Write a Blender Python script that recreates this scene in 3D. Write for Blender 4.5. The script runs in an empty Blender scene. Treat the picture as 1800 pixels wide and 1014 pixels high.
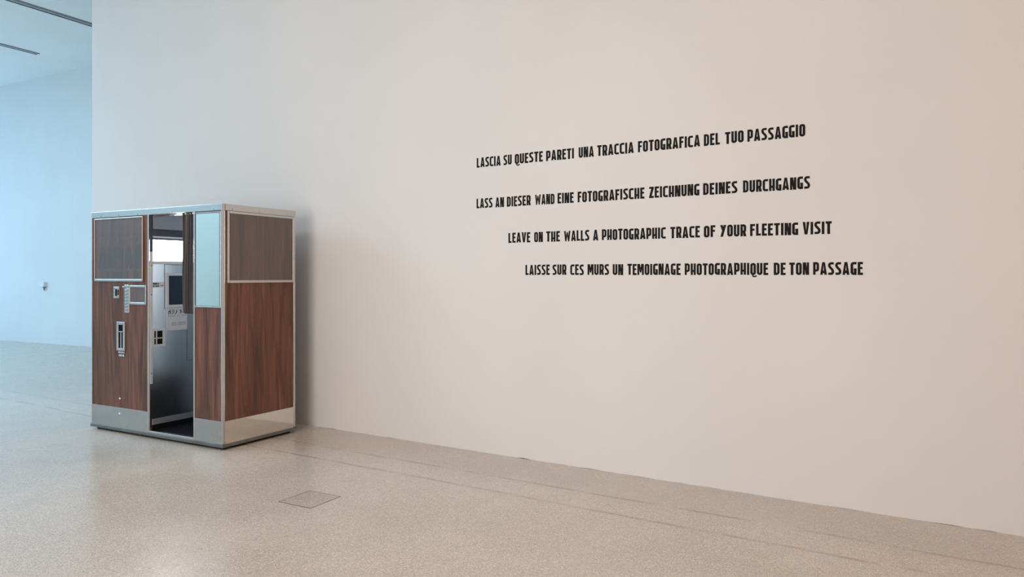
import bpy, bmesh, math, random
from mathutils import Vector, Matrix
random.seed(7)
S = bpy.context.scene
COL = S.collection

# ------------------------------------------------------------------ camera
CAM_H = 1.414
cd = bpy.data.cameras.new('camera')
cam = bpy.data.objects.new('camera', cd)
COL.objects.link(cam)
cam.location = (0, 0, CAM_H)
cam.rotation_euler = (math.radians(90), 0, 0)
cd.sensor_width = 36.0
cd.lens = 36.0 * 1265.0 / 1800.0
cd.shift_y = -23.0 / 1800.0
cd.clip_start = 0.05
S.camera = cam

# ------------------------------------------------------------------ frames of the building
WA = Vector((-1.5596, 6.5761, 0))            # a point on the foot of the text wall
WD = Vector((0.85049, -0.52598, 0))          # along the text wall, left to right
WN = Vector((0.52598, 0.85049, 0))           # into the text wall, away from the viewer
WROT = math.atan2(WD.y, WD.x)
CEIL = 5.55
def W(t, n, z=0.0):                          # t along the wall, n away from the viewer
    return WD * t + WN * n + Vector((0, 0, z))
N_WALL = 4.7727                              # plane of the text wall
T_END = W(0, 0).x                            # placeholder, replaced below
T_END = Vector((-5.1218, 8.7792, 0)).dot(WD) # left end of the text wall

# ------------------------------------------------------------------ world, lights, exposure
wd = bpy.data.worlds.new('gallery_air')
S.world = wd
wd.use_nodes = True
wd.node_tree.nodes['Background'].inputs[0].default_value = (0.75, 0.85, 1.0, 1)
wd.node_tree.nodes['Background'].inputs[1].default_value = 0.3

def area(name, loc, direction, sx, sy, power, color):
    ld = bpy.data.lights.new(name, 'AREA')
    ld.shape = 'RECTANGLE'
    ld.size, ld.size_y = sx, sy
    ld.energy = power
    ld.color = color
    o = bpy.data.objects.new(name, ld)
    COL.objects.link(o)
    o.location = loc
    o.rotation_euler = Vector(direction).to_track_quat('-Z', 'Y').to_euler()
    return o

# daylight through a skylight over the far hall: cold
sk = area('far_hall_skylight', W(-14.0, -0.5, 5.45), (0, 0, -1), 7.0, 4.6, 650, (0.48, 0.77, 1.0))
sk.rotation_euler = (0, 0, WROT)
# daylight through the tall glazing at the left end of the far hall
area('far_hall_glazing', W(-19.8, 4.0, 2.6), WD + Vector((0, 0, 0.15)), 7.0, 4.6, 175, (0.31, 0.64, 1.0))
# added area light before the solid back wall: soft neutral fill on the text wall
front_fill = area('added_front_fill', W(-2.5, -2.9, 1.7), WN, 3.4, 2.6, 116, (1.0, 0.945, 0.925))
front_fill.data.spread = math.radians(130)
# added area light near the solid right wall, warms that end of the hall
area('added_warm_fill', W(5.6, 0.8, 1.9), -WD, 4.0, 3.0, 88, (1.0, 0.50, 0.22))
# ceiling lamp over the near hall
lamp = area('ceiling_lamp_near', W(-3.8, -1.2, 5.4), (0, 0, -1), 8.0, 2.0, 105, (1.0, 0.90, 0.80))
lamp.rotation_euler = (0, 0, WROT)

S.view_settings.view_transform = 'Standard'
S.view_settings.look = 'None'
S.view_settings.gamma = 1.0
S.view_settings.use_curve_mapping = False
S.view_settings.exposure = -0.17

# ------------------------------------------------------------------ materials
def mat(name, base, rough=0.5, metal=0.0, spec=0.5, emit=None, strength=0.0):
    m = bpy.data.materials.new(name)
    m.use_nodes = True
    b = m.node_tree.nodes['Principled BSDF']
    b.inputs['Base Color'].default_value = (*base, 1)
    b.inputs['Roughness'].default_value = rough
    b.inputs['Metallic'].default_value = metal
    b.inputs['Specular IOR Level'].default_value = spec
    if emit:
        b.inputs['Emission Color'].default_value = (*emit, 1)
        b.inputs['Emission Strength'].default_value = strength
    return m

def nodes(m):
    nt = m.node_tree
    return nt, nt.nodes, nt.links, nt.nodes['Principled BSDF']

def ramp(N, stops):
    r = N.new('ShaderNodeValToRGB')
    el = r.color_ramp.elements
    while len(el) < len(stops):
        el.new(0.5)
    for e, (p, c) in zip(el, stops):
        e.position = p
        e.color = (*c, 1) if len(c) == 3 else c
    return r

def mixcol(N, L, fac, a, b, mode='MIX'):
    x = N.new('ShaderNodeMix')
    x.data_type = 'RGBA'
    x.blend_type = mode
    for sock, v in ((x.inputs[0], fac), (x.inputs[6], a), (x.inputs[7], b)):
        if hasattr(v, 'links'):
            L.new(v, sock)
        elif isinstance(v, tuple):
            sock.default_value = (*v, 1)
        else:
            sock.default_value = v
    return x.outputs[2]

def m_plaster(name, base):
    m = mat(name, base, 0.85, 0, 0.25)
    nt, N, L, b = nodes(m)
    tc = N.new('ShaderNodeTexCoord')
    n1 = N.new('ShaderNodeTexNoise'); n1.inputs['Scale'].default_value = 0.9; n1.inputs['Detail'].default_value = 4
    L.new(tc.outputs['Object'], n1.inputs['Vector'])
    r = ramp(N, [(0.3, tuple(c * 0.975 for c in base)), (0.7, tuple(min(1, c * 1.02) for c in base))])
    L.new(n1.outputs['Fac'], r.inputs['Fac'])
    L.new(r.outputs['Color'], b.inputs['Base Color'])
    n2 = N.new('ShaderNodeTexNoise'); n2.inputs['Scale'].default_value = 90; n2.inputs['Detail'].default_value = 3
    L.new(tc.outputs['Object'], n2.inputs['Vector'])
    bp = N.new('ShaderNodeBump'); bp.inputs['Strength'].default_value = 0.05; bp.inputs['Distance'].default_value = 0.002
    L.new(n2.outputs['Fac'], bp.inputs['Height'])
    L.new(bp.outputs['Normal'], b.inputs['Normal'])
    return m

def m_terrazzo(name, tint=1.0, marks_and_strip=True):
    base = tuple(c * tint for c in (0.68, 0.60, 0.525))
    m = mat(name, base, 0.3, 0, 0.5)
    nt, N, L, b = nodes(m)
    tc = N.new('ShaderNodeTexCoord')
    v = N.new('ShaderNodeTexVoronoi'); v.inputs['Scale'].default_value = 210
    L.new(tc.outputs['Object'], v.inputs['Vector'])
    rb = ramp(N, [(0.0, tuple(c * 0.72 for c in base)), (0.25, tuple(c * 0.92 for c in base)),
                  (0.7, tuple(c * 1.05 for c in base)), (1.0, tuple(min(1, c * 1.38) for c in base))])
    sep = N.new('ShaderNodeSeparateColor')
    L.new(v.outputs['Color'], sep.inputs[0])
    L.new(sep.outputs[0], rb.inputs['Fac'])
    col = rb.outputs['Color']
    big = N.new('ShaderNodeTexNoise'); big.inputs['Scale'].default_value = 1.3; big.inputs['Detail'].default_value = 6
    L.new(tc.outputs['Object'], big.inputs['Vector'])
    r2 = ramp(N, [(0.3, (0.90, 0.885, 0.87)), (0.7, (1.05, 1.05, 1.05))])
    L.new(big.outputs['Fac'], r2.inputs['Fac'])
    col = mixcol(N, L, 1.0, col, r2.outputs['Color'], 'MULTIPLY')
    # sparse dark specks
    v2 = N.new('ShaderNodeTexVoronoi'); v2.inputs['Scale'].default_value = 5.0
    L.new(tc.outputs['Object'], v2.inputs['Vector'])
    r3 = ramp(N, [(0.012, (0.42, 0.40, 0.38)), (0.026, (1, 1, 1))])
    L.new(v2.outputs['Distance'], r3.inputs['Fac'])
    col = mixcol(N, L, 1.0, col, r3.outputs['Color'], 'MULTIPLY')
    if marks_and_strip:
        # wheel marks running parallel to the text wall, 0.53 m and 0.83 m from it, and a strip beside the wall darker in colour
        sx = N.new('ShaderNodeSeparateXYZ')
        L.new(tc.outputs['Object'], sx.inputs[0])
        wob = N.new('ShaderNodeTexNoise'); wob.inputs['Scale'].default_value = 1.1; wob.inputs['Detail'].default_value = 3
        L.new(tc.outputs['Object'], wob.inputs['Vector'])
        wm = N.new('ShaderNodeMath'); wm.operation = 'MULTIPLY_ADD'
        L.new(wob.outputs['Fac'], wm.inputs[0]); wm.inputs[1].default_value = 0.08
        L.new(sx.outputs['Y'], wm.inputs[2])
        brk = N.new('ShaderNodeTexNoise'); brk.inputs['Scale'].default_value = 3.0; brk.inputs['Detail'].default_value = 5
        L.new(tc.outputs['Object'], brk.inputs['Vector'])
        rbk = ramp(N, [(0.36, (0, 0, 0)), (0.56, (1, 1, 1))])
        L.new(brk.outputs['Fac'], rbk.inputs['Fac'])
        for dist, amt in ((-0.53, 0.42), (-0.83, 0.42)):
            sub = N.new('ShaderNodeMath'); sub.operation = 'SUBTRACT'
            L.new(wm.outputs[0], sub.inputs[0]); sub.inputs[1].default_value = N_WALL + dist + 0.04
            ab = N.new('ShaderNodeMath'); ab.operation = 'ABSOLUTE'
            L.new(sub.outputs[0], ab.inputs[0])
            mr = N.new('ShaderNodeMapRange'); mr.inputs['From Min'].default_value = 0.004; mr.inputs['From Max'].default_value = 0.022
            mr.inputs['To Min'].default_value = amt; mr.inputs['To Max'].default_value = 0
            L.new(ab.outputs[0], mr.inputs['Value'])
            mu = N.new('ShaderNodeMath'); mu.operation = 'MULTIPLY'
            L.new(mr.outputs[0], mu.inputs[0]); L.new(rbk.outputs['Color'], mu.inputs[1])
            col = mixcol(N, L, mu.outputs[0], col, (0.20, 0.15, 0.11))
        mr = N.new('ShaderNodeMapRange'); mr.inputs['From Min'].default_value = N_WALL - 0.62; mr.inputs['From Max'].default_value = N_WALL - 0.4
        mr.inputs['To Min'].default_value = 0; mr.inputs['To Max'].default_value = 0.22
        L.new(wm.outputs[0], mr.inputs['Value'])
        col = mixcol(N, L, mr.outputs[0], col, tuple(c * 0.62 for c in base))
    L.new(col, b.inputs['Base Color'])
    rr = ramp(N, [(0.3, (0.21,) * 3), (0.7, (0.31,) * 3)])
    L.new(big.outputs['Fac'], rr.inputs['Fac'])
    L.new(rr.outputs['Color'], b.inputs['Roughness'])
    return m

def m_wood(name):
    m = mat(name, (0.14, 0.06, 0.04), 0.40, 0, 0.3)
    nt, N, L, b = nodes(m)
    tc = N.new('ShaderNodeTexCoord')
    def grain(sx, sz, detail, dist, off=0.0):
        mp = N.new('ShaderNodeMapping'); mp.inputs['Scale'].default_value = (sx, sx, sz); mp.inputs['Location'].default_value = (off, off * .7, off * 1.3)
        L.new(tc.outputs['Object'], mp.inputs['Vector'])
        n = N.new('ShaderNodeTexNoise'); n.inputs['Scale'].default_value = 1.0; n.inputs['Detail'].default_value = detail; n.inputs['Distortion'].default_value = dist
        L.new(mp.outputs[0], n.inputs['Vector'])
        return n.outputs['Fac']
    g1 = grain(11, 0.75, 6, 1.3)
    r1 = ramp(N, [(0.28, (0.084, 0.038, 0.025)), (0.46, (0.160, 0.072, 0.048)), (0.60, (0.225, 0.101, 0.068)), (0.78, (0.285, 0.142, 0.099))])
    L.new(g1, r1.inputs['Fac'])
    # broad olive-brown heartwood streaks
    g3 = grain(4.5, 0.22, 3, 0.8, 3.1)
    r3 = ramp(N, [(0.46, (0, 0, 0)), (0.66, (0.42, 0.42, 0.42))])
    L.new(g3, r3.inputs['Fac'])
    col = mixcol(N, L, r3.outputs['Color'], r1.outputs['Color'], (0.092, 0.058, 0.036))
    # wandering figure lines
    mpw = N.new('ShaderNodeMapping'); mpw.inputs['Scale'].default_value = (1, 1, 0.10)
    L.new(tc.outputs['Object'], mpw.inputs['Vector'])
    wv = N.new('ShaderNodeTexWave'); wv.wave_type = 'BANDS'; wv.bands_direction = 'DIAGONAL'
    wv.inputs['Scale'].default_value = 5.0; wv.inputs['Distortion'].default_value = 9.0; wv.inputs['Detail'].default_value = 3; wv.inputs['Detail Scale'].default_value = 1.6
    L.new(mpw.outputs[0], wv.inputs['Vector'])
    rw = ramp(N, [(0.0, (0.72, 0.68, 0.66)), (0.16, (1, 1, 1))])
    L.new(wv.outputs['Fac'], rw.inputs['Fac'])
    col = mixcol(N, L, 0.7, col, rw.outputs['Color'], 'MULTIPLY')
    # fine pores
    g2 = grain(190, 4.0, 3, 0.0)
    r2 = ramp(N, [(0.35, (0.66, 0.62, 0.60)), (0.65, (1.14, 1.12, 1.10))])
    L.new(g2, r2.inputs['Fac'])
    L.new(mixcol(N, L, 0.8, col, r2.outputs['Color'], 'MULTIPLY'), b.inputs['Base Color'])
    return m

def m_metal(name, base, rough, brush=True, dirt=0.0):
    m = mat(name, base, rough, 1.0)
    nt, N, L, b = nodes(m)
    tc = N.new('ShaderNodeTexCoord')
    n = N.new('ShaderNodeTexNoise'); n.inputs['Scale'].default_value = 7; n.inputs['Detail'].default_value = 6
    L.new(tc.outputs['Object'], n.inputs['Vector'])
    r = ramp(N, [(0.3, (max(0.02, rough - 0.006),) * 3), (0.7, (rough + 0.006,) * 3)])
    L.new(n.outputs['Fac'], r.inputs['Fac'])
    L.new(r.outputs['Color'], b.inputs['Roughness'])
    if dirt:
        r2 = ramp(N, [(0.35, tuple(c * (1 - dirt) for c in base)), (0.6, base)])
        L.new(n.outputs['Fac'], r2.inputs['Fac'])
        L.new(r2.outputs['Color'], b.inputs['Base Color'])
    return m

def m_acrylic(name, haze=0.12):
    m = bpy.data.materials.new(name)
    m.use_nodes = True
    nt = m.node_tree; N = nt.nodes; L = nt.links
    N.remove(N['Principled BSDF'])
    out = N['Material Output']
    tr = N.new('ShaderNodeBsdfTransparent'); tr.inputs[0].default_value = (0.93, 0.94, 0.95, 1)
    df = N.new('ShaderNodeBsdfDiffuse'); df.inputs[0].default_value = (0.45, 0.45, 0.46, 1)  # grey diffuse share stands in for the haze of reflected light
    gl = N.new('ShaderNodeBsdfGlossy'); gl.inputs['Roughness'].default_value = 0.12
    mx = N.new('ShaderNodeMixShader'); mx.inputs[0].default_value = haze
    L.new(tr.outputs[0], mx.inputs[1]); L.new(df.outputs[0], mx.inputs[2])
    fr = N.new('ShaderNodeFresnel'); fr.inputs[0].default_value = 1.49
    geo = N.new('ShaderNodeNewGeometry')
    inv = N.new('ShaderNodeMath'); inv.operation = 'SUBTRACT'; inv.inputs[0].default_value = 1.0
    L.new(geo.outputs['Backfacing'], inv.inputs[1])
    mf = N.new('ShaderNodeMath'); mf.operation = 'MULTIPLY'
    L.new(fr.outputs[0], mf.inputs[0]); L.new(inv.outputs[0], mf.inputs[1])
    mx2 = N.new('ShaderNodeMixShader')
    L.new(mf.outputs[0], mx2.inputs[0]); L.new(mx.outputs[0], mx2.inputs[1]); L.new(gl.outputs[0], mx2.inputs[2])
    L.new(mx2.outputs[0], out.inputs[0])
    return m

M = {}
M['wall'] = m_plaster('white_wall_paint', (0.80, 0.785, 0.765))
M['warmwall'] = m_plaster('beige_wall_paint', (0.56, 0.42, 0.31))
M['backwall'] = m_plaster('grey_wall_paint', (0.58, 0.59, 0.59))
M['far'] = m_plaster('far_hall_paint', (0.82, 0.83, 0.83))
M['ceil'] = m_plaster('ceiling_paint', (0.92, 0.93, 0.92))
M['floor'] = m_terrazzo('terrazzo')
M['hatch'] = m_terrazzo('terrazzo_inlay', 0.86, marks_and_strip=False)
M['gap'] = mat('shadow_gap', (0.07, 0.05, 0.04), 0.8)
M['wood'] = m_wood('walnut_laminate')
M['alu'] = m_metal('anodised_aluminium', (0.58, 0.56, 0.53), 0.20)
M['alu_dull'] = m_metal('dull_aluminium', (0.25, 0.245, 0.23), 0.5, dirt=0.2)
M['steel'] = m_metal('brushed_steel', (0.74, 0.78, 0.81), 0.24)
M['steel'].node_tree.nodes['Principled BSDF'].inputs['Metallic'].default_value = 0.99
M['polished'] = m_metal('polished_steel', (0.72, 0.67, 0.61), 0.07)
M['kick'] = m_metal('satin_steel', (0.50, 0.475, 0.445), 0.27)
M['mirror'] = mat('mirror_silver', (0.74, 0.79, 0.74), 0.02, 1.0)
M['chrome'] = mat('chrome', (0.85, 0.86, 0.88), 0.1, 1.0)
M['black'] = mat('black_rubber', (0.005, 0.006, 0.009), 0.8, 0, 0.15)
M['navy'] = mat('dark_painted_board', (0.030, 0.038, 0.055), 0.5)
M['greyboard'] = mat('grey_painted_board', (0.20, 0.23, 0.27), 0.6)
M['glass'] = mat('dark_glass', (0.018, 0.028, 0.042), 0.06)
M['flash'] = mat('flash_diffuser', (0.9, 0.9, 0.9), 0.4, emit=(0.92, 0.97, 1.0), strength=26.0)
M['curtain'] = mat('curtain_cloth', (0.098, 0.095, 0.097), 0.5, 0, 0.5)
M['acrylic'] = m_acrylic('clear_acrylic', 0.10)
M['plate'] = mat('pale_printed_plate', (0.50, 0.52, 0.54), 0.35)
M['ink'] = mat('black_ink', (0.02, 0.02, 0.025), 0.5)
M['greyink'] = mat('worn_grey_ink', (0.12, 0.13, 0.14), 0.6)
M['ghost'] = mat('dark_brown_letters', (0.046, 0.026, 0.026), 0.5)
M['vinyl'] = mat('black_vinyl', (0.008, 0.007, 0.007), 0.7, 0, 0.2)
M['tape'] = mat('black_embossed_tape', (0.012, 0.012, 0.014), 0.3)
M['white'] = mat('white_print', (0.80, 0.80, 0.80), 0.5)
M['backdrop'] = mat('pale_backdrop', (0.80, 0.82, 0.84), 0.7)
M['gasket'] = mat('dark_gasket', (0.05, 0.06, 0.07), 0.4)
M['track'] = mat('grey_track', (0.26, 0.27, 0.28), 0.4, 0.3)
M['rail'] = mat('light_track_rail', (0.48, 0.50, 0.52), 0.35, 0.4)
M['plastic'] = mat('white_plastic', (0.80, 0.81, 0.82), 0.35)
M['plug'] = mat('grey_brown_plug', (0.24, 0.22, 0.22), 0.5)
M['brownslot'] = mat('worn_brown_chute', (0.07, 0.045, 0.035), 0.5)

# ------------------------------------------------------------------ mesh helpers
def box(bm, x0, x1, y0, y1, z0, z1, bevel=0.0):
    r = bmesh.ops.create_cube(bm, size=1.0)
    vs = r['verts']
    for v in vs:
        v.co = Vector(((x0 + x1) / 2 + v.co.x * (x1 - x0), (y0 + y1) / 2 + v.co.y * (y1 - y0), (z0 + z1) / 2 + v.co.z * (z1 - z0)))
    if bevel:
        es = list({e for v in vs for e in v.link_edges})
        bmesh.ops.bevel(bm, geom=es, offset=bevel, segments=2, profile=0.5, affect='EDGES')

def tube(bm, a, b, r, seg=16):
    a, b = Vector(a), Vector(b)
    q = (b - a).to_track_quat('Z', 'Y').to_matrix().to_4x4()
    bmesh.ops.create_cone(bm, cap_ends=True, segments=seg, radius1=r, radius2=r, depth=(b - a).length,
                          matrix=Matrix.Translation((a + b) / 2) @ q)

def dome(bm, c, r, axis, flat=0.55):
    res = bmesh.ops.create_uvsphere(bm, u_segments=14, v_segments=8, radius=r)
    ax = Vector(axis)
    for v in res['verts']:
        p = v.co.copy()
        p -= ax * p.dot(ax) * (1 - flat)
        v.co = p + Vector(c)

def obj(name, bm, m, parent=None, smooth=False):
    me = bpy.data.meshes.new(name)
    bmesh.ops.recalc_face_normals(bm, faces=bm.faces[:])
    bm.to_mesh(me); bm.free()
    if m: me.materials.append(M[m] if isinstance(m, str) else m)
    if smooth:
        for p in me.polygons: p.use_smooth = True
    o = bpy.data.objects.new(name, me)
    COL.objects.link(o)
    if parent: o.parent = parent
    return o

def empty(name, label, cat, loc, rz=0.0, group=None):
    o = bpy.data.objects.new(name, None)
    o.empty_display_size = 0.2
    COL.objects.link(o)
    o.location = loc; o.rotation_euler = (0, 0, rz)
    o['label'] = label; o['category'] = cat
    if group: o['group'] = group
    return o

def structure(o):
    o['kind'] = 'structure'
    return o

# ------------------------------------------------------------------ room shell (in the wall-aligned frame)
def shell(name, m, *boxes):
    bm = bmesh.new()
    for b in boxes: box(bm, *b)
    o = obj(name, bm, m)
    o.rotation_euler = (0, 0, WROT)
    return structure(o)

T0, T1, N0 = -20.0, 6.0, -3.0
shell('floor', 'floor', (T0 - .3, T1 + .3, N0 - .3, 13.0, -0.2, 0.0))
shell('ceiling', 'ceil', (T0 - .3, T1 + .3, N0 - .3, 13.0, CEIL, CEIL + 0.2))
shell('wall_left', 'far', (T0 - .3, T0, N0, 13.0, 0, CEIL))
shell('wall_right', 'warmwall', (T1, T1 + .3, N0, 13.0, 0, CEIL))
shell('wall_back', 'backwall', (T0, T1, N0 - .3, N0, 0, CEIL))

# the text wall: its foot is a ragged plaster edge a few millimetres above the terrazzo
bm = bmesh.new()
t = T_END
foot = []
while t < T1:
    foot.append((t, max(0.0, random.gauss(-0.002, 0.003))))
    t += random.uniform(0.03, 0.14)
foot.append((T1, 0.0))
fv = [bm.verts.new((a, N_WALL, z)) for a, z in foot]
gv = [bm.verts.new((a, N_WALL + 0.4, z)) for a, z in foot]
ft = [bm.verts.new((a, N_WALL, 0.03)) for a, z in foot]
for i in range(len(foot) - 1):
    bm.faces.new((fv[i], fv[i + 1], ft[i + 1], ft[i]))
    bm.faces.new((fv[i], gv[i], gv[i + 1], fv[i + 1]))
box(bm, T_END, T1, N_WALL, N_WALL + 0.4, 0.03, CEIL)
o = obj('wall_front', bm, 'wall'); o.rotation_euler = (0, 0, WROT); structure(o)

# far hall wall, at its own measured angle
FP = Vector((-11.1926, 15.7318, 0)); FD = Vector((0.88739, -0.46102, 0)); FN = Vector((0.46102, 0.88739, 0))
FROT = math.atan2(FD.y, FD.x)
bm = bmesh.new(); box(bm, -12, 14, 0, 0.3, 0, CEIL)
o = obj('wall_far', bm, 'far'); o.location = FP; o.rotation_euler = (0, 0, FROT); structure(o)

# ------------------------------------------------------------------ lettering: condensed capitals drawn as strokes
ST = 0.182
def arc(cx, cy, rx, ry, a0, a1, n=6):
    return [(cx + rx * math.cos(math.radians(a0 + (a1 - a0) * i / n)), cy + ry * math.sin(math.radians(a0 + (a1 - a0) * i / n))) for i in range(n + 1)]

def glyph(ch):
    """natural width, list of (polyline centre line, width, closed) and list of filled polygons; cap height 1"""
    h = ST / 2
    S_, P_ = [], []
    w = 0.44
    def st(pts, wd=ST, closed=False): S_.append((pts, wd, closed))
    def rr(x0, x1, y0, y1, r):   # rounded rectangle centre line
        return arc(x1 - r, y1 - r, r, r, 0, 90, 4) + arc(x0 + r, y1 - r, r, r, 90, 180, 4) + arc(x0 + r, y0 + r, r, r, 180, 270, 4) + arc(x1 - r, y0 + r, r, r, 270, 360, 4)
    if ch == 'I':
        w = 0.19; st([(w / 2, 0), (w / 2, 1)])
    elif ch == 'L':
        w = 0.36; st([(h, 0), (h, 1)]); st([(h, h), (w, h)], 0.17)
    elif ch in 'EF':
        w = 0.37; st([(h, 0), (h, 1)]); st([(h, 1 - .085), (w, 1 - .085)], .18); st([(h, .53), (w * .9, .53)], .17)
        if ch == 'E': st([(h, .085), (w, .085)], .18)
    elif ch == 'T':
        w = 0.42; st([(w / 2, 0), (w / 2, 1)], .195); st([(0, 1 - .085), (w, 1 - .085)], .18)
    elif ch == 'H':
        st([(h, 0), (h, 1)]); st([(w - h, 0), (w - h, 1)]); st([(h, .34), (w - h, .34)], .18)
    elif ch in 'OQ':
        st(rr(h, w - h, h, 1 - h, .11), ST, True)
        if ch == 'Q':
            st([(w * .36, -.01), (w * .55, -.11), (w * .78, -.13), (w + .06, -.07)], .11)
    elif ch == 'D':
        st([(h, 0), (h, 1)]); st([(h, 1 - .085)] + arc(w - h - .14, 1 - .085 - .14, .14, .14, 90, 0, 4) + arc(w - h - .14, .085 + .14, .14, .14, 0, -90, 4) + [(h, .085)], .175)
    elif ch == 'U':
        st([(h, 1)] + arc(h + .12, h + .12, .12, .12, 180, 270, 4) + arc(w - h - .12, h + .12, .12, .12, 270, 360, 4) + [(w - h, 1)])
    elif ch in 'CG':
        w = 0.42
        top = [(w - h, .72)] + arc(w - h - .11, 1 - h - .11, .11, .11, 0, 90, 4) + arc(h + .11, 1 - h - .11, .11, .11, 90, 180, 4)
        if ch == 'C':
            st([(w, 1 - h)] + arc(h + .12, 1 - h - .12, .12, .12, 90, 180, 4) + arc(h + .12, h + .12, .12, .12, 180, 270, 4) + [(w, h)], .18)
        else:
            st([(w, 1 - h)] + arc(h + .12, 1 - h - .12, .12, .12, 90, 180, 4) + arc(h + .12, h + .12, .12, .12, 180, 270, 4) + [(w - h, h), (w - h, .50)], .19)
            st([(w * .52, .44), (w, .44)], .13)
    elif ch == 'S':
        r = .13
        st([(w - .02, 1 - h)] + arc(h + r, 1 - h - r, r, r, 90, 180, 4) + [(h, .70), (h + .05, .60), (w - h - .05, .42), (w - h, .31)] + arc(w - h - r, h + r, r, r, 0, -90, 4) + [(.02, h)], .18)
    elif ch in 'PR':
        yb = .34 if ch == 'P' else .40
        st([(h, 0), (h, 1)])
        st([(h, 1 - .085)] + arc(w - h - .11, 1 - .085 - .11, .11, .11, 90, 0, 4) + arc(w - h - .11, yb + .11, .11, .11, 0, -90, 4) + [(h, yb)], .18)
        if ch == 'R':
            P_.append([(w * .40, yb), (w * .82, yb + .04), (w + .02, 0), (w - .20, 0)])
    elif ch == 'A':
        w = 0.50
        P_.append([(0, 0), (.19, 0), (w / 2 + .005, .86), (w / 2, 1), (w / 2 - .10, 1)])
        P_.append([(w, 0), (w / 2 + .10, 1), (w / 2, 1), (w / 2 - .005, .86), (w - .19, 0)])
        P_.append([(.11, .13), (w - .11, .13), (w - .15, .34), (.15, .34)])
    elif ch == 'V':
        w = 0.48
        P_.append([(0, 1), (w / 2 - .10, 0), (w / 2, 0), (w / 2 + .005, .22), (.19, 1)])
        P_.append([(w, 1), (w - .19, 1), (w / 2 - .005, .22), (w / 2, 0), (w / 2 + .10, 0)])
    elif ch == 'Y':
        w = 0.48
        P_.append([(0, 1), (.20, 1), (w / 2 + .06, .50), (w / 2 - .04, .36)])
        P_.append([(w, 1), (w - .20, 1), (.02, 0), (.22, 0)])
    elif ch == 'N':
        w = 0.46
        st([(.08, 0), (.08, 1)], .17); st([(w - .08, 0), (w - .08, 1)], .17)
        P_.append([(.10, 1), (.24, 1), (w - .10, 0), (w - .24, 0)])
    elif ch == 'M':
        w = 0.60
        st([(.085, 0), (.085, 1)], .18); st([(w - .085, 0), (w - .085, 1)], .18)
        P_.append([(.10, 1), (.24, 1), (w / 2 + .07, .22), (w / 2 - .07, .22)])
        P_.append([(w - .10, 1), (w - .24, 1), (w / 2 - .07, .22), (w / 2 + .07, .22)])
    elif ch == 'W':
        w = 0.68
        for m_ in (0, 1):
            f = (lambda x: x) if not m_ else (lambda x: w - x)
            P_.append([(f(0), 1), (f(.17), 1), (f(.255), .12), (f(.25), 0), (f(.12), 0)])
            P_.append([(f(.13), 0), (f(.25), 0), (f(w / 2 + .06), .88), (f(w / 2 - .06), .88)])
    elif ch == 'Z':
        w = 0.40
        st([(0, 1 - .085), (w, 1 - .085)], .18); st([(0, .085), (w, .085)], .18)
        P_.append([(w - .21, .85), (w, .85), (.21, .15), (0, .15)])
    elif ch == 'B':
        st([(h, 0), (h, 1)])
        st([(h, 1 - .085)] + arc(w - h - .10, 1 - .085 - .10, .09, .10, 90, 0, 4) + arc(w - h - .10, .53 + .10, .09, .10, 0, -90, 4) + [(h, .53)], .16)
        st([(h, .53)] + arc(w - h - .10, .53 - .10, .10, .10, 90, 0, 4) + arc(w - h - .10, .085 + .10, .10, .10, 0, -90, 4) + [(h, .085)], .16)
    elif ch == 'K':
        st([(h, 0), (h, 1)])
        P_.append([(w, 1), (w - .19, 1), (h, .45), (h, .62)]); P_.append([(h + .03, .62), (h + .2, .62), (w + .02, 0), (w - .18, 0)])
    return w, S_, P_

def strip_quads(pts, wd, closed):
    n = len(pts)
    P = [Vector((x, y)) for x, y in pts]
    Lf, Rt = [], []
    for i in range(n):
        if closed:
            a, b = P[(i - 1) % n], P[(i + 1) % n]
            d0, d1 = (P[i] - a), (b - P[i])
        else:
            d0 = P[i] - P[i - 1] if i > 0 else P[1] - P[0]
            d1 = P[i + 1] - P[i] if i < n - 1 else P[i] - P[i - 1]
        if d0.length < 1e-6: d0 = d1
        if d1.length < 1e-6: d1 = d0
        d0 = d0.normalized(); d1 = d1.normalized()
        n0 = Vector((-d0.y, d0.x)); n1 = Vector((-d1.y, d1.x))
        m = (n0 + n1)
        if m.length < 1e-4: m = n0
        m.normalize()
        k = 1.0 / max(0.5, m.dot(n0))
        Lf.append(P[i] + m * wd / 2 * k); Rt.append(P[i] - m * wd / 2 * k)
    out = []
    for i in range(n if closed else n - 1):
        j = (i + 1) % n
        out.append([Lf[i], Lf[j], Rt[j], Rt[i]])
    return out

def draw_letter(bm, ch, x0, z0, xs, hh, plane, mirror=False):
    """plane(x, z, d) gives the 3D point of in-plane x, z at depth d (0 = surface, 1 = front)"""
    w, strokes, polys = glyph(ch)
    faces = list(polys)
    for pts, wd_, closed in strokes:
        faces += strip_quads(pts, wd_, closed)
    for fi, f in enumerate(faces):
        lift = 1 + fi * 0.03
        pts = [((w - p[0]) if mirror else p[0], p[1]) for p in f]
        fr = [bm.verts.new(plane(x0 + x * xs, z0 + y * hh, lift)) for x, y in pts]
        bk = [bm.verts.new(plane(x0 + x * xs, z0 + y * hh, 0)) for x, y in pts]
        try:
            bm.faces.new(fr)
            for i in range(len(pts)):
                j = (i + 1) % len(pts)
                bm.faces.new((fr[i], bk[i], bk[j], fr[j]))
        except ValueError:
            pass
    return w

GAPN = 0.08
def word_width(wd_):
    return sum(glyph(c)[0] for c in wd_) + GAPN * (len(wd_) - 1)

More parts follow.
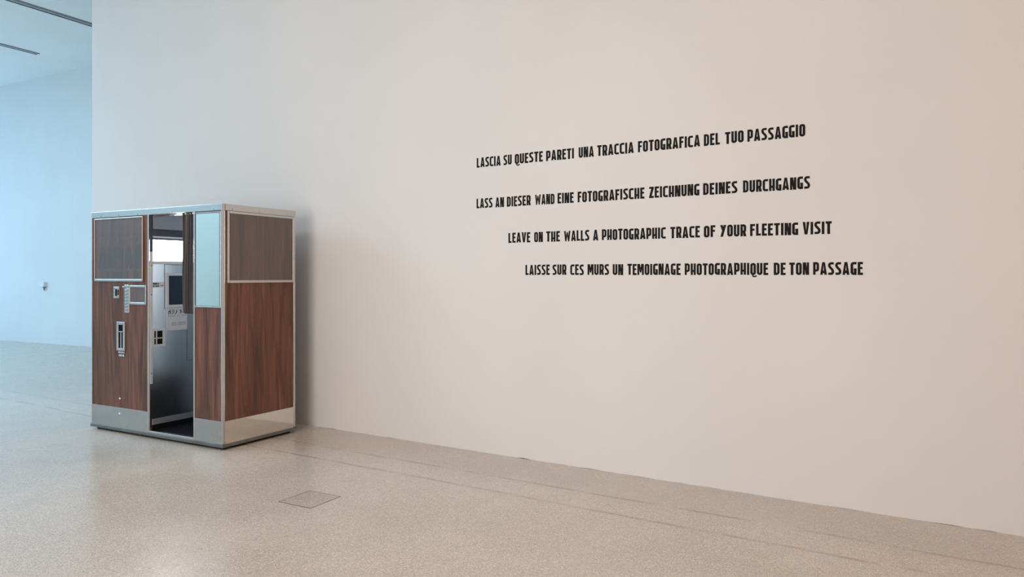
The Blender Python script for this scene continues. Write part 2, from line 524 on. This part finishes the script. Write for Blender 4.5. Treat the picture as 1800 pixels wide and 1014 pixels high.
CAP = 0.0775
LINES = [
 (2.2800, 'black Italian sentence in condensed capitals, topmost of four lines on the wall',
  [('LASCIA', 1.501, 1.729), ('SU', 1.755, 1.831), ('QUESTE', 1.86, 2.109), ('PARETI', 2.138, 2.373), ('UNA', 2.412, 2.535), ('TRACCIA', 2.562, 2.844), ('FOTOGRAFICA', 2.876, 3.318), ('DEL', 3.344, 3.451), ('TUO', 3.485, 3.605), ('PASSAGGIO', 3.629, 3.981)]),
 (1.9525, 'black German sentence on the wall, second line from the top, beginning LASS AN',
  [('LASS', 1.499, 1.652), ('AN', 1.68, 1.76), ('DIESER', 1.787, 2.002), ('WAND', 2.042, 2.21), ('EINE', 2.236, 2.371), ('FOTOGRAFISCHE', 2.404, 2.924), ('ZEICHNUNG', 2.959, 3.313), ('DEINES', 3.339, 3.565), ('DURCHGANGS', 3.601, 4.009)]),
 (1.6685, 'black English sentence on the wall, third line from the top, beginning LEAVE ON',
  [('LEAVE', 1.801, 1.999), ('ON', 2.034, 2.109), ('THE', 2.139, 2.256), ('WALLS', 2.291, 2.498), ('A', 2.529, 2.57), ('PHOTOGRAPHIC', 2.599, 3.079), ('TRACE', 3.112, 3.317), ('OF', 3.344, 3.421), ('YOUR', 3.453, 3.621), ('FLEETING', 3.646, 3.939), ('VISIT', 3.966, 4.133)]),
 (1.4175, 'black French sentence in condensed capitals, lowest of four lines on the wall',
  [('LAISSE', 1.956, 2.169), ('SUR', 2.193, 2.31), ('CES', 2.343, 2.454), ('MURS', 2.485, 2.655), ('UN', 2.684, 2.764), ('TEMOIGNAGE', 2.797, 3.184), ('PHOTOGRAPHIQUE', 3.213, 3.759), ('DE', 3.793, 3.865), ('TON', 3.887, 4.003), ('PASSAGE', 4.027, 4.306)]),
]
def build_lines():
    for z0, label, words in LINES:
        s_a = words[0][1]
        root = empty('wall_lettering', label, 'wall text', WA + WD * s_a + Vector((0, 0, z0)), WROT, 'sentences lettered on the wall')
        for word, s0, s1 in words:
            k = (s1 - s0) / word_width(word)
            x = s0 - s_a
            for ch in word:
                bm = bmesh.new()
                w = draw_letter(bm, ch, 0, 0, k, CAP, lambda a, z, dd: (a, -0.0012 * dd, z))
                o = obj('letter', bm, 'vinyl', root)
                o.location = (x, 0, random.uniform(-0.0012, 0.0012))
                x += (w + GAPN) * k

# ------------------------------------------------------------------ photo booth
BROT = math.radians(-28.8)
BC = Vector((-2.3341, 5.8073, 0))            # front right body corner on the floor
BE = Vector((math.cos(BROT), math.sin(BROT), 0)); BD = Vector((-math.sin(BROT), math.cos(BROT), 0))
U0, V0 = -0.8845, 0.39                       # centre of the booth's base in its own frame
booth = empty('photo_booth', 'old walnut and aluminium photo booth standing against the white wall', 'photo booth', BC + BE * U0 + BD * V0, BROT)

def part(name, m, boxes, parent=None, bevel=0.0, fn=None, smooth=False, label=None):
    bm = bmesh.new()
    for b in boxes:
        box(bm, b[0] - U0, b[1] - U0, b[2] - V0, b[3] - V0, b[4], b[5], bevel)
    if fn: fn(bm)
    o = obj(name, bm, m, parent or booth, smooth)
    if label: o['label'] = label
    return o
def B(u, v, z): return Vector((u - U0, v - V0, z))

def frame4(u0, u1, z0, z1, t, v0, v1, tb=None, tr=None):
    tb = tb or t; tr = tr or t
    return [(u0, u0 + t, v0, v1, z0, z1), (u1 - tr, u1, v0, v1, z0, z1), (u0 + t, u1 - tr, v0, v1, z1 - t, z1), (u0 + t, u1 - tr, v0, v1, z0, z0 + tb)]

def build_booth():
    WL, TOP, DEP = -1.769, 1.995, 0.78
    # base
    part('base_frame', 'alu_dull', [(WL - .012, .012, -.012, DEP + .012, .021, .047)], bevel=.003)
    part('recessed_base', 'black', [(WL + .03, -.03, .03, DEP - .03, 0, .021)])  # solid and black, stands in for the shade in the gap under the booth
    part('booth_floor', 'black', [(-.93, -.02, .03, .755, .047, .066)])
    # closed carcass faces
    part('rear_panel', 'greyboard', [(WL + .02, -.02, .76, DEP, .047, 1.94)])
    part('end_panel', 'wood', [(WL, WL + .02, .02, DEP, .047, 1.94)])
    part('roof', 'alu', [(WL + .02, -.02, .02, DEP, 1.962, 1.99)])
    # front faces
    part('front_panel', 'wood', [(WL + .004, -.952, 0, .02, .228, 1.94)])
    part('door_pillar', 'wood', [(-.333, -.018, 0, .02, .233, 1.94)])
    part('side_panel', 'wood', [(-.02, 0, .02, .763, .232, 1.94)])
    part('kick_plate', 'kick', [(WL + .004, -.952, -.004, .02, .047, .228)], bevel=.0015)
    part('kick_plate', 'kick', [(-.333, -.018, -.004, .02, .047, .233)], bevel=.0015)
    part('kick_plate', 'polished', [(-.02, .003, .021, .763, .047, .232)], bevel=.001, label='polished kick plate on the short end')
    part('corner_post', 'alu', [(-.018, .004, -.005, .021, .047, 1.945)], bevel=.004)
    part('corner_post', 'alu', [(-.018, .004, .763, .783, .047, 1.945)], bevel=.004)
    part('corner_post', 'alu', [(WL - .003, WL + .006, -.005, .02, .047, 1.945)], bevel=.002)
    part('header_band', 'alu', [(WL - .003, .005, -.007, .02, 1.941, TOP)], bevel=.003)
    part('header_band', 'alu', [(-.02, .006, .021, .783, 1.941, TOP)], bevel=.003)
    for u in (-1.62, -1.36, -1.09, -.62, -.10):
        bm = bmesh.new(); dome(bm, B(u, -.007, 1.953), .0042, (0, 1, 0)); obj('rivet', bm, 'alu_dull', booth, True)
    for v in (.09, .37, .69):
        bm = bmesh.new(); dome(bm, B(.006, v, 1.955), .0042, (1, 0, 0)); obj('rivet', bm, 'alu_dull', booth, True)
    # doorway trims
    part('door_trim', 'alu', [(-.952, -.934, -.007, .001, .047, 1.941)], bevel=.002)
    part('door_trim', 'alu', [(-.350, -.333, -.007, .02, .047, 1.941)], bevel=.002)
    part('threshold', 'alu', [(-.934, -.350, -.005, .03, .047, .067)], bevel=.003)
    # empty poster frame, front
    f = part('poster_frame', 'alu', frame4(-1.722, -1.012, 1.360, 1.932, .011, -.013, 0, tb=.021), bevel=.003)
    part('acrylic_sheet', 'acrylic', [(-1.708, -1.026, -.007, -.004, 1.381, 1.918)], f)
    bm = bmesh.new()
    pl = lambda a, z, dd: B(a, -.0015 if dd else -.0002, z)
    x = -1.035
    for ch, ww in (('R', .12), ('A', .14), ('E', .105), ('N', .14), ('A', .15)):
        x -= ww
        draw_letter(bm, ch, x + .008, 1.475, (ww - .016) / glyph(ch)[0], .20, pl, mirror=True)
    for i in range(26):
        if i in (5, 11, 14, 20): continue
        a = -1.05 - i * .0245; hh = random.uniform(.018, .028)
        draw_letter(bm, random.choice('ILTI'), a - .014, 1.765, .022, hh, pl, mirror=True)
    for i in range(12):
        a = -1.09 - i * .035
        if i in (4, 8): continue
        draw_letter(bm, random.choice('ILTO'), a - .02, 1.715, .03, .028, pl, mirror=True)
    x = -1.07
    for ch in 'NIUME':
        draw_letter(bm, ch, x - .08, 1.395, .14, .052, pl, mirror=True); x -= .105
    obj('mirrored_lettering', bm, 'ghost', f)  # mirror-written letters as flat dark shapes under the acrylic sheet
    # empty poster frame, end face
    f = part('poster_frame', 'alu', [], label='wide poster frame on the short end')
    bpy.data.objects.remove(f)
    bm = bmesh.new()
    for b in [(0, .013, .037, .057, 1.352, 1.939), (0, .013, .745, .760, 1.352, 1.939), (0, .013, .057, .745, 1.919, 1.939), (0, .013, .057, .745, 1.352, 1.374)]:
        box(bm, b[0] - U0, b[1] - U0, b[2] - V0, b[3] - V0, b[4], b[5], .003)
    f = obj('poster_frame', bm, 'alu', booth)
    part('acrylic_sheet', 'acrylic', [(.004, .007, .057, .745, 1.374, 1.919)], f)
    # mirror
    f = part('mirror_frame', 'alu', frame4(-.333, -.019, 1.152, 1.932, .006, -.010, 0, tb=.009), bevel=.001)
    part('gasket', 'gasket', frame4(-.327, -.025, 1.161, 1.926, .004, -.008, 0, tr=.007), f)
    part('mirror', 'mirror', [(-.323, -.032, -.005, -.001, 1.165, 1.922)], f, label='tall pale blue mirror')
    # coin slot
    f = part('coin_plate', 'alu', [(-1.439, -1.357, -.006, 0, 1.209, 1.312)], bevel=.002)
    part('coin_slot', 'black', [(-1.410, -1.387, -.0075, -.004, 1.229, 1.290)], f)
    part('reject_button', 'black', [(-1.376, -1.360, -.009, -.004, 1.236, 1.286)], f, bevel=.002)
    for u, z in ((-1.428, 1.262), (-1.400, 1.220), (-1.425, 1.296), (-1.370, 1.220)):
        bm = bmesh.new(); dome(bm, B(u, -.006, z), .0045, (0, 1, 0)); obj('screw', bm, 'gasket', f, True)
    # sample photo display
    f = part('sample_frame', 'alu', frame4(-1.206, -.966, 1.157, 1.326, .0165, -.012, 0, tb=.02), bevel=.003)
    part('acrylic_sheet', 'acrylic', [(-1.19, -.982, -.006, -.004, 1.177, 1.3095)], f)
    part('name_strip', 'alu', [(-1.276, -1.2065, -.008, 0, 1.082, 1.302)], f, bevel=.002)
    part('top_bar', 'alu', [(-1.272, -1.207, -.012, 0, 1.306, 1.331)], f, bevel=.003)
    bm = bmesh.new()
    for k in range(7):
        z = 1.10 + k * .028
        box(bm, -1.262 - U0, -1.245 - U0, -.0088 - V0, -.007 - V0, z, z + .007)
        box(bm, -1.236 - U0, -1.222 - U0, -.0088 - V0, -.007 - V0, z + .004, z + .012)
    obj('worn_marks', bm, 'greyink', f)
    bm = bmesh.new(); dome(bm, B(-1.281, -.012, 1.312), .009, (0, 1, 0), 1.0); obj('lock_knob', bm, 'chrome', f, True)
    # faint curl of wood grain print behind the sample frame
    # delivery slot
    f = part('delivery_slot', 'alu', frame4(-1.386, -1.267, .741, .999, .027, -.012, 0, tb=.024), bevel=.003)
    part('chute', 'black', [(-1.359, -1.294, -.003, -.0005, .765, .972)], f)
    part('shelf', 'chrome', [(-1.352, -1.296, -.012, -.002, .908, .915)], f)
    part('guide_bar', 'chrome', [(-1.325, -1.317, -.010, -.002, .766, .904)], f)
    part('chute_liner', 'brownslot', [(-1.347, -1.330, -.005, -.002, .768, .904)], f)
    for (u0, u1, z0, z1, txt) in ((-1.381, -1.272, .714, .737, 'USCITA'), (-1.373, -1.279, .684, .711, 'FOTO')):
        tp = part('tape_label', 'tape', [(u0, u1, -.002, 0, z0, z1)])
        bm = bmesh.new()
        k = (u1 - u0) * .82 / word_width(txt); x = u0 + (u1 - u0) * .09
        for ch in txt:
            w = draw_letter(bm, ch, x, z0 + .004, k, z1 - z0 - .008, lambda a, z, dd: B(a, -.0026 if dd else -.0018, z))
            x += (w + GAPN) * k
        obj('white_lettering', bm, 'white', tp)
    for z in (.309, .1735):
        bm = bmesh.new(); dome(bm, B(-1.3505, -.004 if z < .2 else 0, z), .0105, (0, 1, 0), .7); obj('bolt', bm, 'chrome', booth, True)
    # ---- inside: steel partition with the camera window
    FU = -.9277
    pt = part('steel_partition', 'steel', [(-.945, FU, .001, .76, .066, 1.52)], label='brushed steel wall inside the doorway')
    part('jamb_strip', 'plate', [(FU - .002, FU + .006, .0012, .024, .47, 1.62)], pt, bevel=.001)
    part('jamb_strip', 'navy', [(FU - .002, FU + .006, .0012, .024, 1.62, 1.94)], pt, label='dark upper strip')
    for z in (1.50, 1.245, .56):
        bm = bmesh.new(); dome(bm, B(FU + .006, .012, z), .0055, (1, 0, 0)); obj('screw', bm, 'gasket', pt, True)
    part('lamp_sill', 'plate', [(FU - .01, FU + .012, .024, .758, 1.514, 1.540)], pt)
    part('flash_panel', 'flash', [(FU - .01, FU + .004, .024, .758, 1.540, 1.725)], pt, label='glowing white flash panel')
    part('lamp_hood', 'navy', [(FU - .01, FU + .001, .024, .758, 1.725, 1.820)], pt)
    part('hood_strip', 'plate', [(FU - .002, FU + .012, .024, .758, 1.745, 1.757)], pt)
    part('upper_board', 'greyboard', [(FU - .01, FU + .02, .024, .758, 1.820, 1.945)], pt)
    wx = part('window_panel', 'steel', [(FU - .002, FU + .003, .142, .640, 1.120, 1.510)], pt)
    def side_frame(y0, y1, z0, z1, tt, a, b):
        return [(a, b, y0, y0 + tt, z0, z1), (a, b, y1 - tt, y1, z0, z1), (a, b, y0 + tt, y1 - tt, z1 - tt * .9, z1), (a, b, y0 + tt, y1 - tt, z0, z0 + tt * .9)]
    cf = part('camera_window', 'plate', side_frame(.148, .632, 1.128, 1.435, .026, FU, FU + .014), pt, bevel=.002)
    part('dark_glass', 'glass', [(FU + .002, FU + .006, .174, .606, 1.151, 1.411)], cf)
    # coin notice
    lp = part('coin_notice', 'plate', [(FU, FU + .0015, .026, .1365, 1.308, 1.354)], pt)
    bm = bmesh.new()
    pr = lambda a, z, dd: B(FU + (.0024 if dd else .0012), a, z)
    for txt, a0, z in (('MONETE', .028, 1.333), ('AL BAR', .028, 1.312)):
        x = a0
        for ch in txt:
            if ch == ' ': x += .008; continue
            w = draw_letter(bm, ch, x, z, .019, .016, pr); x += (w + GAPN) * .019
    for q in strip_quads([(.098, 1.322), (.108, 1.327), (.118, 1.322), (.131, 1.327)], .004, False):
        bm.faces.new([bm.verts.new(pr(p.x, p.y, 1)) for p in q])
    obj('black_lettering', bm, 'ink', lp)
    # instruction plate with four little figures
    ip = part('instruction_plate', 'plate', [(FU, FU + .004, .162, .366, .923, 1.123)], pt, bevel=.001)
    bm = bmesh.new()
    pq = lambda a, z, dd: B(FU + (.0049 if dd else .0035), a, z)
    figs = [[[(-.012, -.02), (-.008, .004), (.010, .010)], [(.010, -.02), (.008, .0), (-.004, .004)], [(.004, .014), (.013, .018)]],
            [[(-.010, -.018), (.0, -.010), (.012, .012)], [(-.004, .016), (.006, .018)], [(-.012, .002), (-.006, .010)]],
            [[(-.012, -.020), (-.002, -.014), (.004, .004), (.004, .016)], [(.002, -.004), (.010, .002)]],
            [[(-.010, .014), (.006, .002), (.0, -.018)], [(.006, .002), (.014, -.006)], [(.0, .010), (.010, .014)]]]
    for yc, fg in zip((.187, .2225, .254, .297), figs):
        for s in fg:
            for q in strip_quads(s, .007, False):
                bm.faces.new([bm.verts.new(pq(yc + p.x, 1.088 + p.y, 1)) for p in q])
    obj('pictogram', bm, 'ink', ip)
    for (a, b, z) in ((.175, .20, 1.052), (.205, .245, 1.048), (.262, .29, 1.049), (.31, .355, 1.052), (.21, .262, .990), (.272, .352, .990), (.205, .26, .978), (.268, .355, .979), (.21, .262, .966), (.272, .35, .967)):
        bm = bmesh.new(); box(bm, FU + .0035 - U0, FU + .0047 - U0, a - V0, b - V0, z, z + .0035)
        obj('print_line', bm, 'greyink', ip)
    # speaker grille of four openings
    gp = part('grille', 'plate', side_frame(.012, .141, .790, .948, .022, FU, FU + .012) + [(FU, FU + .010, .054, .063, .80, .94), (FU, FU + .010, .03, .125, .860, .868)], pt)
    part('grille_mesh', 'black', [(FU - .001, FU + .002, .03, .122, .80, .935)], gp)
    part('service_panel', 'steel', [(FU - .002, FU + .002, .369, .66, .64, 1.0)], pt)
    part('panel_seam', 'gasket', [(FU, FU + .0012, .3655, .369, .637, 1.0), (FU, FU + .0012, .369, .66, .636, .640)], pt)
    part('panel_seam', 'gasket', [(FU, FU + .0036, .1395, .142, 1.12, 1.513), (FU, FU + .0036, .142, .64, 1.509, 1.513)], pt)
    part('skirting', 'greyboard', [(FU - .002, FU + .006, .024, .755, .111, .160)], pt)
    part('toe_board', 'black', [(FU - .001, FU + .003, .024, .755, .066, .111)], pt)
    # seat and backdrop opposite the camera window
    part('seat', 'black', [(-.345, -.03, .05, .74, .066, .425)], bevel=.02)
    part('backdrop', 'backdrop', [(-.034, -.022, .03, .755, .07, 1.94)])
    bm = bmesh.new(); tube(bm, B(-.934, .040, 1.930), B(-.345, .040, 1.936), .007); obj('curtain_rod', bm, 'chrome', booth, True)

def build_curtain():
    root = empty('curtain', 'dark grey pleated curtain drawn to the right of the booth doorway', 'curtain', BC + BE * -.46 + BD * .045 + Vector((0, 0, 1.095)), BROT)
    bm = bmesh.new()
    nu, nz = 90, 40
    zt, zb = 1.944 - 1.095, 0.0
    grid = []
    for j in range(nz + 1):
        f = j / nz
        z = zt + (zb - zt) * f
        row = []
        ua = -.5456 + .004 * math.sin(f * 7) + .004 * f
        ub = -.368 - .004 * f
        for i in range(nu + 1):
            g = i / nu
            ph = g * 5.2 * 2 * math.pi + .9 * math.sin(f * 2.4) * g
            y = .029 * math.sin(ph) * (0.75 + .3 * f) + .007 * math.sin(ph * 2.3 + 1.2 + f * 2)
            x = ua + (ub - ua) * (g + .012 * math.sin(ph * 2))
            row.append(bm.verts.new((x + .46, y, z + (.004 * math.sin(g * 14) if j == nz else 0))))
        grid.append(row)
    for j in range(nz):
        for i in range(nu):
            bm.faces.new((grid[j][i], grid[j][i + 1], grid[j + 1][i + 1], grid[j + 1][i]))
    o = obj('cloth', bm, 'curtain', root, True)
    sm = o.modifiers.new('thickness', 'SOLIDIFY'); sm.thickness = .0025
    for x in (-.072, -.03, .03):
        bm = bmesh.new()
        bmesh.ops.create_uvsphere(bm, u_segments=12, v_segments=8, radius=.010, matrix=Matrix.Translation((x, -.018, .838)) @ Matrix.Diagonal((1.2, .6, .8, 1)))
        obj('curtain_hook', bm, 'chrome', root, True)

# ------------------------------------------------------------------ small things of the hall
def build_hatch():
    c = Vector((-1.2772, 4.5485, 0))
    r = empty('floor_hatch', 'square terrazzo-filled access hatch flush in the floor before the booth', 'floor hatch', c, BROT)
    h = .135
    bm = bmesh.new()
    for b in ((-h, -h + .004, -h, h), (h - .004, h, -h, h), (-h + .004, h - .004, -h, -h + .005), (-h + .004, h - .004, h - .003, h)):
        box(bm, *b, 0.0, .0008)
    obj('rim', bm, 'gap', r)
    bm = bmesh.new(); box(bm, -h + .004, h - .004, -h + .005, h - .003, 0.0, .0006)
    obj('lid', bm, 'hatch', r)

def build_far_box():
    p = Vector((-9.715, 14.964, 0)) + Vector((0, 0, 1.225))
    r = empty('wall_box', 'small white box with a hanging plug on the far blue-lit wall', 'wall box', p, FROT)
    bm = bmesh.new(); box(bm, -.085, .085, -.075, 0, -.045, .05, .006); obj('housing', bm, 'plastic', r)
    bm = bmesh.new()
    bmesh.ops.create_cone(bm, cap_ends=True, segments=14, radius1=.010, radius2=.024, depth=.075, matrix=Matrix.Translation((.05, -.04, -.082)))
    pg = obj('plug', bm, 'plug', r, True)
    bm = bmesh.new()
    bmesh.ops.create_uvsphere(bm, u_segments=12, v_segments=8, radius=.014, matrix=Matrix.Translation((.05, -.04, -.130)))
    obj('plug_tip', bm, 'plastic', pg, True)

def build_tracks():
    d = Vector((0.4727, 0.8812, 0)); rot = math.atan2(d.y, d.x)
    for start, ln, wid, label in ((Vector((-9.39, 7.29, CEIL)), 6.3, .15, 'long grey ceiling track, upper one, running behind the white wall'),
                                  (Vector((-8.845, 13.433, CEIL)) - d * 5.5, 5.5, .115, 'shorter grey ceiling track at far left, ending in mid ceiling')):
        r = empty('ceiling_track', label, 'ceiling track', start + Vector((0, 0, -.014)), rot, 'tracks on the far hall ceiling')
        bm = bmesh.new()
        box(bm, 0, ln, -wid / 2, wid / 2, .010, .014)
        box(bm, 0, ln, -wid / 2, -wid / 2 + .02, 0, .010); box(bm, 0, ln, wid / 2 - .02, wid / 2, 0, .010)
        obj('channel', bm, 'track', r)
        bm = bmesh.new(); box(bm, 0.02, ln - .02, -.016, .016, .003, .010); obj('rail', bm, 'rail', r)

build_booth()
build_curtain()
build_lines()
build_hatch()
build_far_box()
build_tracks()
